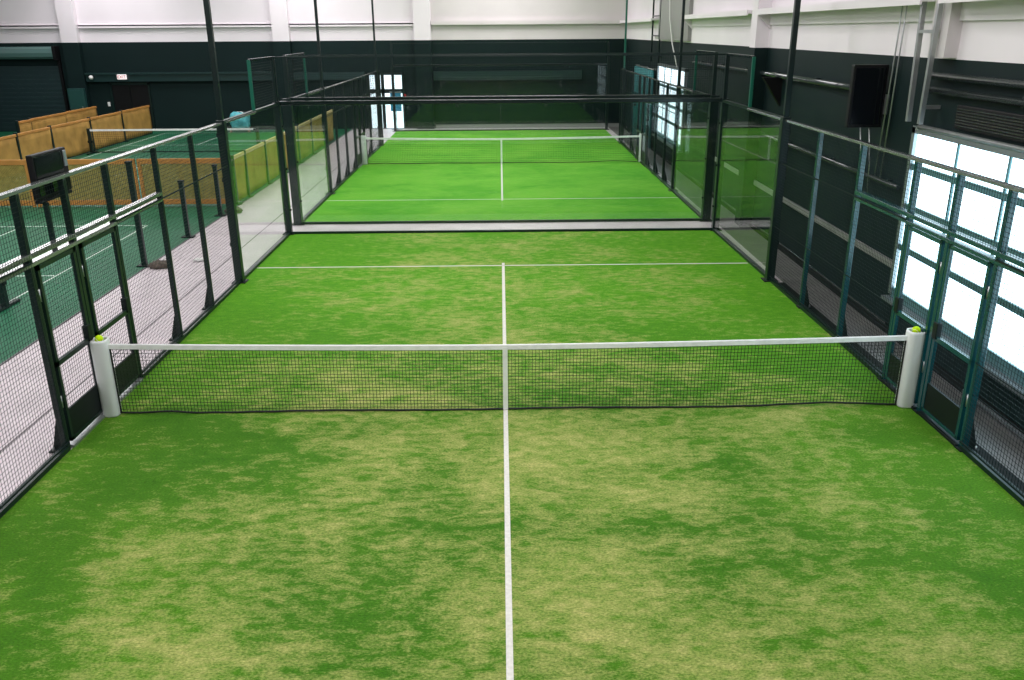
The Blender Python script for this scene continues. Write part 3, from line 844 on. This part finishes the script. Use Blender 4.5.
# ------------------------------------------------------------------ pickleball nets
def hall_net(cx, y, half, h, label, dbl=False):
    t = thing('hall_net', label, 'net', (cx, y, 0))
    for s in (-1, 1):
        x = cx + s * half
        p = MB().box(x - .055, x + .055, y - .055, y + .055, 0, h + .06, bev=.01).build('net_post', M['frame'], t)
        MB().box(x - .05, x + .05, y - .4, y + .4, -.003, .05, bev=.01).build('foot', M['frame'], p)
        MB().box(x - .09, x + .09, y - .05, y + .05, h * .45, h * .55, bev=.01).build('winder', M['plate'], p)
    m = MB(); n = int(2 * half / .08); k = int((h - .05) / .08)
    for i in range(n + 1):
        x = cx - half + 2 * half * i / n; m.bar((x, y, .06), (x, y, h), .005, .005, caps=False)
    for j in range(k + 1):
        z = .06 + (h - .06) * j / k; m.bar((cx - half, y, z), (cx + half, y, z), .005, .005, caps=False)
    m.build('netting', M['net'], t)
    MB().box(cx - half, cx + half, y - .012, y + .012, h - .05, h + .02).build('headband', M['tape'], t)
    MB().box(cx - half, cx + half, y - .02, y + .02, .03, .07).build('bottom_bar', M['frame'], t)
hall_net(-12.9, 24.6, 3.3, .91, 'white-topped hall net on green floor between the tan dividers')
hall_net(-11.95, 4.45, 3.3, .91, 'hall net on green floor behind the fence, its dark end post showing')

# ------------------------------------------------------------------ lights
def area(x, y, z, sx, sy, e, col=(1, .945, .985), rot=(0, 0, 0)):
    l = bpy.data.lights.new('ceiling_lamp', 'AREA'); l.shape = 'RECTANGLE'; l.size = sx; l.size_y = sy; l.energy = e; l.color = col
    o = bpy.data.objects.new('ceiling_lamp', l); COL.objects.link(o); o.location = (x, y, z); o.rotation_euler = rot
E0 = 400
for y in (-9, -1, 7, 15, 23, 30):
    for x in (0, -9, -18):
        area(x, y, 8.3, 5.0, 3.0, E0 * (1 if x > -1 else .85))
w = bpy.data.worlds.new('world'); S.world = w; w.use_nodes = True
w.node_tree.nodes['Background'].inputs[0].default_value = (.9, .95, 1, 1)
w.node_tree.nodes['Background'].inputs[1].default_value = .3

# ------------------------------------------------------------------ camera
xc, yc_, h, yaw, pit, roll, f = -.0264, -9.679, 4.4663, .0116, .3502, -.0068, 847.007
F = Vector((math.sin(yaw) * math.cos(pit), math.cos(yaw) * math.cos(pit), -math.sin(pit)))
R = Vector((math.cos(yaw), -math.sin(yaw), 0)); U = R.cross(F)
r = R * math.cos(roll) + U * math.sin(roll); u = -R * math.sin(roll) + U * math.cos(roll)
cam = bpy.data.cameras.new('camera'); co = bpy.data.objects.new('camera', cam); COL.objects.link(co)
m4 = Matrix.Identity(4)
for i in range(3):
    m4[i][0] = r[i]; m4[i][1] = u[i]; m4[i][2] = -F[i]
m4.translation = Vector((xc, yc_, h)); co.matrix_world = m4
cam.sensor_fit = 'HORIZONTAL'; cam.sensor_width = 36; cam.lens = f * 36 / 1024; cam.clip_start = .05; cam.clip_end = 200
S.camera = co
S.cycles.transparent_max_bounces = 40
S.view_settings.view_transform = 'Standard'; S.view_settings.look = 'None'
S.view_settings.exposure = 0; S.view_settings.gamma = 1; S.view_settings.use_curve_mapping = False
